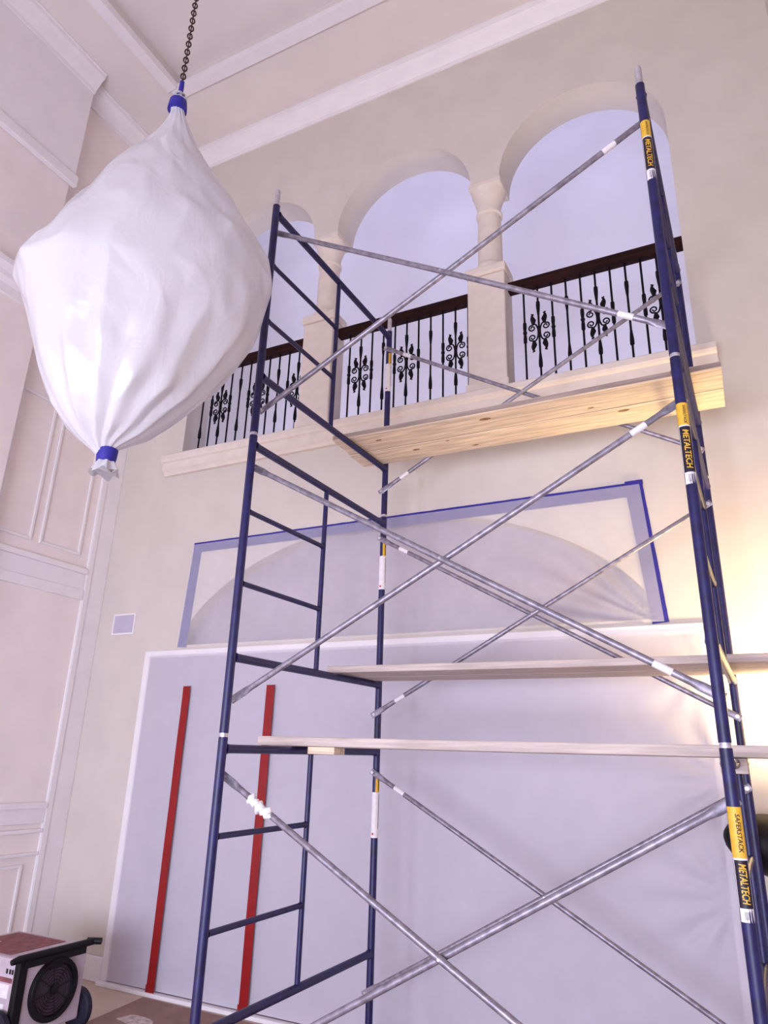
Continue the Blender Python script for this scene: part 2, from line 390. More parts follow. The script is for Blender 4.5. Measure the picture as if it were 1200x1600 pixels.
def railing(cx, first, last, label):
    x0, x1 = cx - AR, cx + AR
    r = thing('iron_railing', label, 'railing', (cx, RY, SILL), group='iron railings in the arches')
    xa, xb = (x0 - (0.0 if first else 0.04) + 0.001, x1 + (0.0 if last else 0.0) + 0.02 * last)
    xa = x0 + 0.02 if not first else x0 - 0.0; xb = x1 - 0.055 if not last else x1 - 0.001
    m = MB(); prof = [(-0.034, RT), (0.034, RT), (0.034, RT + 0.03), (0.042, RT + 0.045), (0.036, RT + 0.085), (0.018, RT + 0.1), (-0.018, RT + 0.1), (-0.036, RT + 0.085), (-0.042, RT + 0.045), (-0.034, RT + 0.03)]
    m.rings([[(x, RY + a, z) for a, z in prof] for x in (xa, xb)])
    m.build('handrail', 'dark_wood', r)
    for i in range(12):
        x = cx - 0.655 + i * 0.1140
        if first: x = cx - 0.60 + i * 0.1125
        k = i % 4
        if x < xa + 0.01 or x > xb - 0.005: continue
        b = MB(); b.path([(x, RY, SILL + 0.001), (x, RY, RT - 0.0005)], 0.0085, 8)
        if k == 2 or k == 0:
            bulge(b, x, 5.17 - 0.02 * (k == 0), 0.11, 0.0165); bulge(b, x, 4.63 + 0.02 * (k == 0), -0.11, 0.0165)
        else:
            bulge(b, x, 5.00, 0.10, 0.0155); bulge(b, x, 4.87, -0.10, 0.0155)
            b.lathe([(0.007, -0.018), (0.017, -0.006), (0.017, 0.006), (0.007, 0.018)], (x, RY, 4.935), 8)
        bo_ = b.build('baluster', 'black_iron', r, smooth=True)
        if k == 2:
            zc = 4.92
            s = MB()
            s.lathe([(0.009, -0.028), (0.015, -0.02), (0.015, 0.02), (0.009, 0.028)], (x, RY, zc), 8)
            for sx in (-1, 1):
                for sz in (-1, 1):
                    pts = scroll_pts(sx, sz, x, zc)
                    s.path(pts, [0.0068] * 9 + [0.0068 - 0.0014 * j / 15 for j in range(1, 16)], 6)
                    lx, lz = pts[8][0], pts[8][2]
                    # leaf: flattened teardrop with a curled tip
                    s.path([(lx, RY, lz), (lx - sx * 0.004, RY, lz + sz * 0.018), (lx - sx * 0.006, RY, lz + sz * 0.038), (lx + sx * 0.002, RY, lz + sz * 0.060), (lx + sx * 0.004, RY, lz + sz * 0.082), (lx - sx * 0.004, RY, lz + sz * 0.095), (lx + sx * 0.010, RY, lz + sz * 0.103)],
                           [0.007, 0.016, 0.022, 0.018, 0.010, 0.009, 0.005], 8)
            s.build('scroll', 'black_iron', bo_, smooth=True)
railing(ARCH_X[0], True, False, 'black iron railing with dark wood handrail in the left arch')
railing(ARCH_X[1], False, False, 'black iron railing with dark wood handrail in the middle arch')
railing(ARCH_X[2], False, True, 'black iron railing with dark wood handrail in the right arch')

# ------------------------------------------------------------------ wall vent
v = thing('wall_vent', 'small square vent cover high on the wall beside the doorway', 'vent', (-2.87, YW, 2.69))
MB().box((-2.99, YW - 0.006, 2.70), (-2.75, YW - 0.0005, 2.862)).build('plate', 'vent_grey', v)
f = MB()
for a in (((-3.005, 2.685), (-2.99, 2.877)), ((-2.75, 2.685), (-2.735, 2.877)), ((-2.99, 2.685), (-2.75, 2.70)), ((-2.99, 2.862), (-2.75, 2.877))):
    f.box((a[0][0], YW - 0.014, a[0][1]), (a[1][0], YW - 0.0005, a[1][1]))
f.build('frame', 'trim_white', v)
for k in range(7):
    z = 2.715 + k * 0.0205
    MB().box((-2.98, YW - 0.010, z), (-2.76, YW - 0.0061, z + 0.010)).build('slat', 'vent_grey', v)

# ------------------------------------------------------------------ plastic sheets and tape
def sheet(name, nx, nz, fn, m, label):
    bm = bmesh.new(); g = []
    for j in range(nz + 1):
        g.append([bm.verts.new(fn(i / nx, j / nz)) for i in range(nx + 1)])
    for j in range(nz):
        for i in range(nx): bm.faces.new((g[j][i], g[j][i + 1], g[j + 1][i + 1], g[j + 1][i]))
    mb = MB(); mb.bm.free(); mb.bm = bm
    o = mb.build(name, m, smooth='all'); return tag(o, label, 'plastic sheet')
def fbm(x, z, s): return noise.noise(Vector((x * s, z * s, 3.1)))
def low_fn(u, t):
    zt, zb = 2.472, 0.035
    xl, xr = -2.47, 2.02 - 0.03 * (1 - t)
    x = xl + (xr - xl) * u; z = zb + (zt - zb) * t
    d = 0.006 * fbm(x, z, 1.3) + 0.004 * fbm(x, z, 4)
    # gathers pulling in towards the right edge
    for (gx, gz, amp, rad) in ((2.02, 1.62, 0.015, 0.36), (1.98, 1.02, 0.013, 0.4), (1.95, 2.25, 0.005, 0.4)):
        rr = math.hypot(x - gx, z - gz); th = math.atan2(z - gz, gx - x)
        d += amp * math.exp(-(rr / rad) ** 2) * math.sin(11 * th + 2.2 * fbm(x, z, 2)) * min(1, rr * 6)
    return (x, YW - 0.040 - d, z)
sheet('doorway_sheet', 150, 90, low_fn, 'sheet_film', 'large translucent plastic sheet closing off the doorway')
def quadmap(u, t, q):
    a = [q[0][k] * (1 - u) + q[1][k] * u for k in (0, 1)]; b_ = [q[3][k] * (1 - u) + q[2][k] * u for k in (0, 1)]
    return a[0] * (1 - t) + b_[0] * t, a[1] * (1 - t) + b_[1] * t
UQ = [(-2.175, 2.535), (1.765, 2.535), (1.695, 3.462), (-2.125, 3.452)]
def up_fn(u, t):
    x, z = quadmap(u, t, UQ)
    d = 0.003 * fbm(x, z, 2.5)
    gx, gz = 1.72, 2.52
    rr = math.hypot(x - gx, z - gz); th = math.atan2(z - gz, gx - x)
    if rr < 1.7:
        d += 0.036 * math.sin(th * 17 + 1.4 * fbm(x, z, 1.5)) * math.exp(-((rr - 0.5) / 0.55) ** 2) * max(0, 1 - ((th - 0.45) / 0.75) ** 2)
    d += 0.006 * abs(fbm(x * 3, z * 0.4, 3)) * math.exp(-((z - 2.55) / 0.16) ** 2)
    return (x, YW - 0.036 - max(-0.022, d), z)
sheet('transom_sheet', 170, 60, up_fn, 'sheet_film_top', 'translucent plastic sheet taped over the arched window')
tp = thing('painter_tape', 'blue painter tape outlining the sheet over the arched window', 'tape', (-0.2, YW, 2.53))
def strip(a, b_, wd0, wd1, name='tape_strip', m='painter_tape', par=None, y=YW - 0.0035, n=24, seed=1):
    """ragged strip of tape from a to b (x, z) widening to one side by wd0 -> wd1"""
    A, B = Vector(a), Vector(b_); d = (B - A).normalized(); nrm = Vector((d.y, -d.x))
    mb = MB(); rows = []
    for k in range(n + 1):
        p = A.lerp(B, k / n); wv = wd0 + (wd1 - wd0) * k / n
        wob = 0.003 * noise.noise(Vector((k * 0.9, seed * 5.3, 0)))
        q = p - nrm * wob; r_ = p + nrm * wv
        rows.append([(q.x, y, q.y), (r_.x, y, r_.y), (r_.x, y + 0.0028, r_.y), (q.x, y + 0.0028, q.y)])
    mb.rings(rows); return mb.build(name, m, par)
strip((-2.20, 2.545), (-2.147, 3.475), 0.10, 0.095, par=tp, seed=2)
strip((-2.147, 3.478), (1.712, 3.490), 0.092, 0.10, par=tp, seed=3, n=60, y=YW - 0.0067)
strip((1.712, 3.487), (1.79, 2.535), 0.115, 0.10, par=tp, seed=4, y=YW - 0.0099)
strip((1.60, 3.500), (1.716, 3.502), 0.035, 0.035, par=tp, seed=5, n=4, y=YW - 0.0131)

# red zipper strips on the doorway sheet
def zipper(x0, x1, w_, ztop, label):
    r = thing('zipper_strip', label, 'zipper', ((x0 + x1) / 2, YW - 0.06, 0.01), group='red zipper strips on the doorway sheet')
    m = MB(); rows = []
    for k in range(31):
        t = k / 30; z = 0.006 + (ztop - 0.006) * t; x = x1 + (x0 - x1) * t + 0.004 * fbm(t * 6, x0, 1)
        rows.append([(x - w_ / 2, YW - 0.066, z), (x + w_ / 2, YW - 0.066, z), (x + w_ / 2, YW - 0.062, z), (x - w_ / 2, YW - 0.062, z)])
    m.rings(rows); m.build('tape', 'red_tape', r)
    MB().box((x1 - w_ / 2 - 0.004, YW - 0.070, 0.004), (x1 + w_ / 2 + 0.004, YW - 0.0665, 0.075)).build('end_patch', 'red_tape', r)
zipper(-1.985, -1.995, 0.072, 2.205, 'red zipper strip nearer the doorway casing, left of the scaffold post')
zipper(-1.14, -1.16, 0.074, 2.20, 'red zipper strip seen through the ladder of the scaffold')

# white threshold strip and floor paper
th = MB(); th.box((DX0 - 0.05, YW - 0.085, 0.0005), (2.0, YW - 0.03, 0.028))
tag(th.build('threshold_strip', 'trim_white', bevel=0.006), 'pale wooden strip weighing down the sheet along the floor', 'strip')
pm = MB(); pts = [(-2.02, 1.88), (-0.3, 1.86), (1.7, 1.85), (1.75, -0.6), (-1.9, -0.55), (-1.94, 0.5), (-1.955, 1.3)]
bmv = [pm.bm.verts.new((x, y, 0.004)) for x, y in pts]; fc = pm.bm.faces.new(bmv)
ex = bmesh.ops.extrude_face_region(pm.bm, geom=[fc]); bmesh.ops.translate(pm.bm, vec=(0, 0, -0.0035), verts=[g for g in ex['geom'] if isinstance(g, bmesh.types.BMVert)])
tag(pm.build('floor_paper', 'kraft_paper'), 'brown protective paper laid over the floor by the doorway', 'floor paper')

du = MB(); ring = []
for k in range(22):
    q = 2 * PI * k / 22; r_ = 1 + 0.45 * noise.noise(Vector((math.cos(q) * 1.5, math.sin(q) * 1.5, 5)))
    ring.append((-1.72 + 0.15 * r_ * math.cos(q), 1.50 + 0.07 * r_ * math.sin(q)))
du.rings([[(x, y, 0.0045) for x, y in ring], [(-1.72 + (x + 1.72) * 0.7, 1.50 + (y - 1.50) * 0.7, 0.008) for x, y in ring]])
tag(du.build('plaster_dust', 'dust_white'), 'pale patch of plaster dust on the brown floor paper', 'dust', kind='stuff')

# ------------------------------------------------------------------ scaffold
L_, H_, W_ = 2.12204, 1.52952, 1.524
OFF = ((-0.010502, -0.003108, -0.00392, 0.000553, 0.000807),
       (-0.026915, 0.019455, -0.012188, -0.005035, 0.005161),
       (0.037417, -0.016347, 0.016108, 0.000471, -0.002215))
CA, SA = math.cos(math.radians(0.9)), math.sin(math.radians(0.9))
def S(x, y, z):
    """the scaffold's own grid (slightly racked, as it stands) in room coordinates"""
    t, s = y / W_, x / L_
    o = [OFF[0][i] + t * (OFF[2][i] - OFF[0][i]) + s * (OFF[1][i] - OFF[0][i]) for i in range(5)]
    X, Y, Z = x + o[0] + o[3] * z, y + o[1] + o[4] * z, z + o[2]
    return Vector((CA * X - SA * Y, SA * X + CA * Y, Z + 0.23))
ZT, ZR1, ZR2, ZB, YI, ZU, ZLo = 1.4724, 1.1031, 0.7244, 0.3592, 0.752, 1.3522, 0.1715
PR = 0.0215
CAMXY = Vector((2.1841, -2.7283))

def text_mesh(body, size, shear=0.0):
    cu = bpy.data.curves.new('t', 'FONT'); cu.body = body; cu.size = size; cu.shear = shear; cu.offset = size * 0.018
    cu.align_x = 'CENTER'; cu.align_y = 'CENTER'; cu.resolution_u = 2
    ob = bpy.data.objects.new('t', cu); col.objects.link(ob)
    dg = bpy.context.evaluated_depsgraph_get()
    me = bpy.data.meshes.new_from_object(ob.evaluated_get(dg))
    bm = bmesh.new(); bm.from_mesh(me)
    bpy.data.objects.remove(ob); bpy.data.curves.remove(cu); bpy.data.meshes.remove(me)
    return bm

def wrap(px, zmid, r, turn=0.0):
    """function mapping (down, right) distances on a label to the post surface facing the camera"""
    c = px; d = (CAMXY - Vector((c.x, c.y))).normalized()
    n = Vector((d.x * math.cos(turn) - d.y * math.sin(turn), d.x * math.sin(turn) + d.y * math.cos(turn)))
    t = Vector((-n.y, n.x))
    def fn(dn, rt, rr=0.0):
        a = rt / r; R = r + rr
        return Vector((c.x + R * (math.cos(a) * n.x + math.sin(a) * t.x), c.y + R * (math.cos(a) * n.y + math.sin(a) * t.y), zmid - dn))
    return fn
def label_patch(fn, d0, d1, r0, r1, lift, name, m, parent):
    mb = MB(); g = []
    for j in range(2):
        dd = d0 + (d1 - d0) * j
        g.append([mb.bm.verts.new(fn(dd, r0 + (r1 - r0) * k / 12, lift)) for k in range(13)])
    for k in range(12): mb.bm.faces.new((g[0][k], g[1][k], g[1][k + 1], g[0][k + 1]))
    return mb.build(name, m, parent, smooth='all')
def label_text(fn, body, size, dmid, rmid, lift, m, parent, stretch=1.0):
    bm = text_mesh(body, size, 0.18)
    for k in range(-8, 9):
        geom = list(bm.verts) + list(bm.edges) + list(bm.faces)
        bmesh.ops.bisect_plane(bm, geom=geom, plane_co=(0, k * size * 0.07, 0), plane_no=(0, 1, 0))
    for v_ in bm.verts: v_.co = fn(dmid + v_.co.x * stretch, rmid + v_.co.y, lift)
    mb = MB(); mb.bm.free(); mb.bm = bm
    return mb.build('lettering', m, parent)

def frame(x, k, label):
    zb = k * H_
    base = S(x, 0, zb)
    r = thing('scaffold_section', label, 'scaffold', base, group='blue scaffold frames')
    def tube(name, a, b_, rad, m='blue_enamel', n=16): 
        mb = MB(); mb.path([a, b_], rad, n); return mb.build(name, m, r, smooth=True)
    posts = []
    for y in (0, W_):
        post = tube('post', S(x, y, zb + 0.012), S(x, y, zb + H_ - 0.006), PR); posts.append(post)
        if k < 2:       # bright collar of the coupling between two frames
            mb = MB(); mb.path([S(x, y, zb + H_ - 0.006), S(x, y, zb + H_ + 0.012)], PR * 0.9, 16); mb.build('collar', 'zinc', post, smooth=True)
        else:
            mb = MB(); mb.path([S(x, y, zb + H_ - 0.006), S(x, y, zb + H_ + 0.10), S(x, y, zb + H_ + 0.115)], [0.0165, 0.0165, 0.012], 16)
            mb.build('coupling_pin', 'zinc', post, smooth=True)
        s = 1 if y == 0 else -1
        for zz in (ZU, ZLo):
            mb = MB(); a = S(x, y + s * PR * 0.8, zb + zz); b_ = S(x, y + s * 0.062, zb + zz)
            mb.path([a, a.lerp(b_, 0.7), a.lerp(b_, 0.72), b_], [0.008, 0.008, 0.012, 0.010], 10)
            mb.build('brace_pin', 'zinc', post, smooth=True)
    g = PR * 0.85
    def arm(name, y0, y1, z, rad):
        e0, e1 = S(x, y0 + g, zb + z), S(x, y1 - g, zb + z)
        mb = MB(); mb.path([e0, e0.lerp(e1, 0.02), e0.lerp(e1, 0.98), e1], [rad * 1.25, rad, rad, rad * 1.25], 14)
        return mb.build(name, 'blue_enamel', r, smooth=True)
    arm('bearer', 0, W_, ZT, 0.0205); arm('bearer', 0, W_, ZB, 0.0205)
    tube('ladder_post', S(x, YI, zb + ZB + 0.018), S(x, YI, zb + ZT - 0.018), 0.0145)
    g = 0.016
    for z in (ZR1, ZR2):
        rg = arm('rung', 0.006, YI, z, 0.0135)
    if k == 0:
        for y in (0, W_):
            c = S(x, y, 0)
            cs_ = MB(); cs_.path([(c.x, c.y, 0.10), (c.x, c.y, c.z + 0.012)], 0.016, 12)
            cs_.box((c.x - 0.04, c.y - 0.035, 0.155), (c.x + 0.04, c.y + 0.035, 0.175))
            for sy in (-1, 1): cs_.box((c.x - 0.02, c.y + sy * 0.034 - 0.003, 0.07), (c.x + 0.02, c.y + sy * 0.034 + 0.003, 0.156))
            ca = cs_.build('caster', 'zinc', r)
            wh = MB(); wh.lathe([(0.055, -0.024), (0.075, -0.022), (0.08, -0.012), (0.08, 0.012), (0.075, 0.022), (0.055, 0.024)], (c.x, c.y, 0.0805), 24, 'y')
            wh.build('wheel', 'rubber', ca, smooth=True)
    return r, posts
FR = []
for x, side in ((0, 'left'), (L_, 'right')):
    for k, lv in enumerate(('lowest', 'middle', 'topmost')):
        FR.append((frame(x, k, '%s blue steel scaffold frame of the %s end' % (lv, side)), x, k))
# stickers on the posts
STK = {0: (1.558, 1.402, 1.262, 1.222), 1: (3.053, 2.952, 2.755, 2.705), 2: (4.554, 4.453, 4.262, 4.203)}
for (r, posts), x, k in FR:
    if x:
        z0, z1, z2, z3 = STK[k]
        c = S(x, 0, (z0 + z3) / 2 - 0.22)
        fn = wrap(c, z0, PR, 0.12)
        lb = label_patch(fn, 0, z0 - z1, -0.030, 0.026, 0.0008, 'sticker', 'label_yellow', r); lb['label'] = 'yellow sticker reading SAFERSTACK'
        label_text(fn, 'SAFERSTACK', 0.020 if k == 0 else 0.014, (z0 - z1) / 2, 0.004, 0.0013, 'label_black', lb)
        lb2 = label_patch(fn, z0 - z1 + 0.001, z0 - z2, -0.026, 0.026, 0.0008, 'sticker', 'label_black', r); lb2['label'] = 'dark sticker with yellow METALTECH lettering'
        label_text(fn, 'METALTECH', 0.031, (2 * z0 - z1 - z2) / 2, 0.0, 0.0013, 'label_yellow', lb2, (z1 - z2 - 0.006) / 0.2)
        for e_ in (-0.0245, 0.0245): label_patch(fn, z0 - z1 + 0.003, z0 - z2, e_ - 0.0015, e_ + 0.0015, 0.0012, 'border', 'label_white', lb2)
        label_patch(fn, z0 - z1 - 0.003, z0 - z1 + 0.003, -0.026, 0.026, 0.0013, 'border', 'label_white', lb2)
        lb3 = label_patch(fn, z0 - z2 + 0.001, z0 - z3, -0.024, 0.026, 0.0008, 'sticker', 'label_white', r); lb3['label'] = 'white barcode end of the sticker'
        for q in range(6): label_patch(fn, z0 - z2 + 0.010, z0 - z3 - 0.008, -0.008 + q * 0.0036, -0.0065 + q * 0.0036, 0.0012, 'barcode_bar', 'dark_slot', lb3)
    else:
        tz = {0: (1.574, 1.483, 1.222), 1: (3.105, 3.010, 2.772), 2: (4.628, 4.535, 4.298)}[k]
        c = S(x, W_, (tz[0] + tz[2]) / 2 - 0.22); fn = wrap(c, tz[0], PR, 0.1)
        lb = label_patch(fn, 0, tz[0] - tz[1], -0.004, 0.034, 0.0008, 'sticker', 'label_yellow', r); lb['label'] = 'yellow end of the sticker'
        label_patch(fn, 0.006, tz[0] - tz[1] - 0.006, 0.012, 0.018, 0.0012, 'print', 'label_black', lb)
        lb = label_patch(fn, tz[0] - tz[1] + 0.001, tz[0] - tz[2], -0.034, 0.034, 0.0008, 'sticker', 'label_white', r); lb['label'] = 'white side of the sticker'
        label_patch(fn, tz[0] - tz[2] - 0.028, tz[0] - tz[2] - 0.016, -0.020, -0.008, 0.0012, 'print', 'label_red', lb)
        label_patch(fn, tz[0] - tz[1] + 0.012, tz[0] - tz[2] - 0.05, 0.020, 0.026, 0.0012, 'print', 'label_black', lb)

def brace(y, k, label, sgn):
    """pair of crossed tubes with flattened ends, bolted where they cross"""
    zb = k * H_
    yA, yB = y + sgn * 0.040, y + sgn * 0.054
    A = [S(0, yA, zb + ZU), S(L_, yA, zb + ZLo)]; B = [S(0, yB, zb + ZLo), S(L_, yB, zb + ZU)]
    mid = (A[0] + A[1] + B[0] + B[1]) / 4
    r = thing('cross_brace', label, 'cross brace', mid, group='galvanised cross braces')
    for (a, b_), off in ((A, -1), (B, 1)):
        d = (b_ - a); ln = d.length; d.normalize()
        m_ = (a + b_) / 2 + Vector((0, sgn * off * 0.007, 0))
        pts = [a - d * 0.02, a + d * 0.06, a + d * 0.10, a.lerp(m_, 0.5), m_, m_.lerp(b_, 0.5), b_ - d * 0.10, b_ - d * 0.06, b_ + d * 0.02]
        fl = [(0.25, 1.35), (0.25, 1.35), (1, 1), (1, 1), (1, 1), (1, 1), (1, 1), (0.25, 1.35), (0.25, 1.35)]
        mb = MB(); mb.path(pts, 0.0142, 14, fl); tb_ = mb.build('tube', 'galvanised', r, smooth=True)
        # pale maker's band near one end
        s = MB(); e = a if sgn < 0 else b_
        q0 = e.lerp(m_, 0.14); q1 = e.lerp(m_, 0.20)
        s.path([q0, q1], 0.0148, 14)
        if not (k == 0 and (sgn > 0 or off == 1)): s.build('sticker', 'label_white', tb_, smooth=True)
    s = MB(); s.path([mid + Vector((0, -0.03, 0)), mid + Vector((0, 0.03, 0))], 0.006, 8); s.build('bolt', 'zinc', r)
for k, lv in enumerate(('lowest', 'middle', 'topmost')):
    brace(0, k, '%s grey cross brace on the near side of the scaffold' % lv, 1)
    brace(W_, k, '%s grey cross brace on the wall side of the scaffold' % lv, -1)

# crumpled white scrap on the lowest near brace
a = S(0, 0.04, ZU); b_ = S(L_, 0.04, ZLo)
sc = MB(); pp = []; rr = []
for k in range(15):
    t = 0.072 + k / 14 * 0.058
    p = a.lerp(b_, t); pp.append(p + Vector((0, -0.008, 0.006 * math.sin(k * 1.9)))); rr.append(0.019 + 0.007 * math.sin(k * 2.3) if 0 < k < 14 else 0.014)
sc.path(pp, rr, 10, [(1.1, 1.0 + 0.25 * math.sin(k * 1.3)) for k in range(15)])
tag(sc.build('tape_scrap', 'paper_scrap', bevel=0), 'crumpled white tape scrap stuck on the lowest near brace', 'tape scrap')

# ------------------------------------------------------------------ planks
def plank(x0, x1, y0, y1, zt, m, label, knots=(), th_=0.039):
    """zt: bottom at left end and right end"""
    ctr = (0.5 * (x0 + x1), 0.5 * (y0 + y1), zt[0])
    r = thing('scaffold_plank', label, 'plank', ctr, group='scaffold planks')
    mb = MB(); n = 24; rows = []
    for i in range(n + 1):
        t = i / n; x = x0 + (x1 - x0) * t; z = zt[0] + (zt[1] - zt[0]) * t - 0.004 * math.sin(PI * t)
        wv = 0.003 * noise.noise(Vector((x * 2, y0 * 9, 0)))
        e = 0.004
        rows.append([(x, y0 + wv, z + e), (x, y0 + wv + e, z), (x, y1 + wv - e, z), (x, y1 + wv, z + e), (x, y1 + wv, z + th_ - e), (x, y1 + wv - e, z + th_), (x, y0 + wv + e, z + th_), (x, y0 + wv, z + th_ - e)])
    mb.rings(rows); board = mb.build('board', m, r)
    board.data.materials.append(MATS['plank_edge_shade'])
    if m == 'plank_pine':                                # edges coloured darker to stand for shade on boards lit from below
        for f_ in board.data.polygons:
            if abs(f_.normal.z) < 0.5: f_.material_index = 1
    for kx, ky, ks in knots:
        t = (kx - x0) / (x1 - x0); z = zt[0] + (zt[1] - zt[0]) * t - 0.004 * math.sin(PI * t)
        kb = MB(); rows = []
        for rad, dz in ((ks, -0.0004), (ks * 0.6, -0.0009)):
            rows.append([(kx + 1.9 * rad * math.cos(q), ky + rad * 0.8 * math.sin(q), z + dz) for q in (2 * PI * j / 14 for j in range(14))])
        kb.rings(rows); kb.build('knot', 'knot', board)
    return r
zt3 = (S(0, 1.2, 2 * H_ + ZB).z + 0.0215 + 0.004, S(L_, 1.2, 2 * H_ + ZB).z + 0.0215 + 0.004)
plank(-0.115, 2.262, 0.965, 1.207, zt3, 'plank_pine', 'upper pine plank farther from the wall, under the balcony', ((0.18, 1.07, 0.012), (0.93, 1.045, 0.02), (1.55, 1.15, 0.010)))
plank(-0.130, 2.262, 1.217, 1.448, zt3, 'plank_pine', 'upper pine plank nearer the wall, under the balcony', ((0.35, 1.30, 0.014), (1.72, 1.26, 0.018), (0.75, 1.38, 0.012), (0.60, 1.25, 0.008)))
zt2 = (S(0, 1.2, H_ + ZB).z + 0.0215 + 0.002, S(L_, 1.2, H_ + ZB).z + 0.0215 + 0.002)
plank(-0.06, 2.95 - 0.02, 0.965, 1.205, zt2, 'plank_grey', 'plank at head height resting on the middle frames')
plank(-0.05, 2.90, 1.211, 1.446, zt2, 'plank_grey', 'second plank behind it on the middle frames, nearer the wall')
zt1 = (S(0, 0.6, ZT).z + 0.0215 + 0.002, S(L_, 0.6, ZT).z + 0.0215 + 0.002)
lowp = plank(-0.215, 2.88, 0.545, 0.785, zt1, 'plank_grey', 'weathered plank at eye level on the lowest frames', th_=0.046)
MB().box((0.10, 0.55, zt1[0] - 0.040), (0.26, 0.66, zt1[0] - 0.004)).build('cleat', 'plank_pine', lowp, bevel=0.003)
MB().box((2.17 - 0.13, 0.56, zt1[1] - 0.062), (2.17 - 0.03, 0.775, zt1[1] - 0.004)).build('cleat', 'plank_grey', lowp, bevel=0.003)

# ------------------------------------------------------------------ bagged chandelier
BC = Vector((-0.035, -0.86)); RT2 = Vector((0.644, 0.765)); FW2 = Vector((-0.765, 0.644))
ch = thing('wrapped_chandelier', 'large hanging light wrapped in a white plastic bag on a chain', 'chandelier', (BC.x, BC.y, 2.74))
PROF = [(2.775, -0.055, 0.012), (2.80, -0.052, 0.012), (2.83, -0.085, 0.0), (2.87, -0.142, 0.051), (2.92, -0.197, 0.132), (3.0, -0.259, 0.214), (3.1, -0.314, 0.3), (3.22, -0.366, 0.388), (3.34, -0.415, 0.465), (3.46, -0.465, 0.524), (3.57, -0.506, 0.553), (3.66, -0.483, 0.569), (3.76, -0.429, 0.585), (3.87, -0.38, 0.57), (3.98, -0.332, 0.504), (4.09, -0.283, 0.428), (4.2, -0.231, 0.355), (4.31, -0.171, 0.276), (4.42, -0.106, 0.2), (4.53, -0.05, 0.136), (4.62, -0.015, 0.095), (4.69, 0.0, 0.066), (4.72, -0.008, 0.064)]
def prof(z):
    for (za, la, ra), (zb_, lb_, rb) in zip(PROF, PROF[1:]):
        if za <= z <= zb_ + 1e-9:
            t = (z - za) / (zb_ - za); return la + (lb_ - la) * t, ra + (rb - ra) * t
    return PROF[-1][1:]
# coarse crumpled cage, smoothed with partly creased edges so that the film reads as stretched facets
NA = 30
ZS = [2.775, 2.80, 2.83, 2.865, 2.92, 3.00, 3.10, 3.22, 3.34, 3.46, 3.57, 3.66, 3.76, 3.87, 3.98, 4.09, 4.20, 4.31, 4.42, 4.53, 4.62, 4.69, 4.72]
rnd = random.Random(21)
rings = []
for j, z in enumerate(ZS):
    l, r_ = prof(z); cx = (l + r_) / 2; hw = (r_ - l) / 2
    mid = max(0.0, min(1, (z - 2.86) / 0.35)) * max(0.0, min(1, (4.68 - z) / 0.35))
    low = 1 - max(0, min(1, (z - 2.83) / 0.55)); top = 1 - max(0, min(1, (4.70 - z) / 0.30))
    ring = []
    for k in range(NA):
        q = 2 * PI * (k + 0.32 * mid * rnd.uniform(-1, 1)) / NA
        fold = (1 if k % 2 else -1) * (0.075 * low + 0.07 * top) + 0.030 * (1 if k % 2 else -1) * max(0, 1 - (z - 2.9) / 0.75) * mid
        jit = 0.030 * mid * rnd.uniform(-1, 1) + 0.022 * mid * noise.noise(Vector((math.cos(q) * 1.7, math.sin(q) * 1.7, z * 2)))
        edge = 0.35 if abs(math.cos(q)) > 0.93 else 1.0
        R = hw * (1.0 + (fold + jit) * edge)
        P = BC + RT2 * (cx + R * math.cos(q)) + FW2 * (R * 0.72 * math.sin(q))
        ring.append((P.x, P.y, z + 0.025 * mid * rnd.uniform(-1, 1)))
    rings.append(ring)
m = MB(); m.rings(rings, cap=False)
tri = [f_ for f_ in m.bm.faces if rnd.random() < 0.55]
bmesh.ops.triangulate(m.bm, faces=tri, quad_method='ALTERNATE')
cl_ = m.bm.edges.layers.float.new('crease_edge')
for e_ in m.bm.edges: e_[cl_] = rnd.choice((0.0, 0.0, 0.25, 0.5, 0.75))
bag = m.build('bag', 'white_poly', ch, smooth='all')
sd = bag.modifiers.new('subdivision', 'SUBSURF'); sd.levels = 3; sd.render_levels = 3
def tie(z0, z1, cx, r0, r1, name, mm, par, folds=0, n=40):
    mb = MB(); rr = []
    for z, r_ in ((z0, r0), ((z0 + z1) / 2, (r0 + r1) / 2 + 0.001), (z1, r1)):
        P = BC + RT2 * cx
        rr.append([(P.x + r_ * (1 + folds * math.sin(7 * q)) * math.cos(q), P.y + r_ * (1 + folds * math.sin(7 * q)) * math.sin(q), z + (0.012 * math.sin(5 * q) if folds and z == min(z0, z1) else 0)) for q in (2 * PI * k / n for k in range(n))])
    mb.rings(rr, cap=True); return mb.build(name, mm, par, smooth=True)
tie(2.782, 2.838, -0.021, 0.037, 0.042, 'tape_band', 'painter_tape', ch)
tie(2.735, 2.783, -0.019, 0.055, 0.034, 'bag_tail', 'white_poly', ch, 0.14)
tie(4.705, 4.762, 0.027, 0.047, 0.042, 'tape_band', 'painter_tape', ch)
tie(4.762, 4.785, 0.029, 0.040, 0.030, 'bag_neck', 'white_poly', ch, 0.1)
tie(4.783, 4.80, 0.029, 0.026, 0.024, 'tape_band', 'painter_tape', ch)
tie(4.798, 4.825, 0.029, 0.028, 0.014, 'bag_neck', 'white_poly', ch, 0.1)
tie(4.82, 4.90, 0.0295, 0.012, 0.011, 'tape_band', 'painter_tape', ch)
cm = MB(); z = 4.89; i = 0
P = BC + RT2 * 0.0295
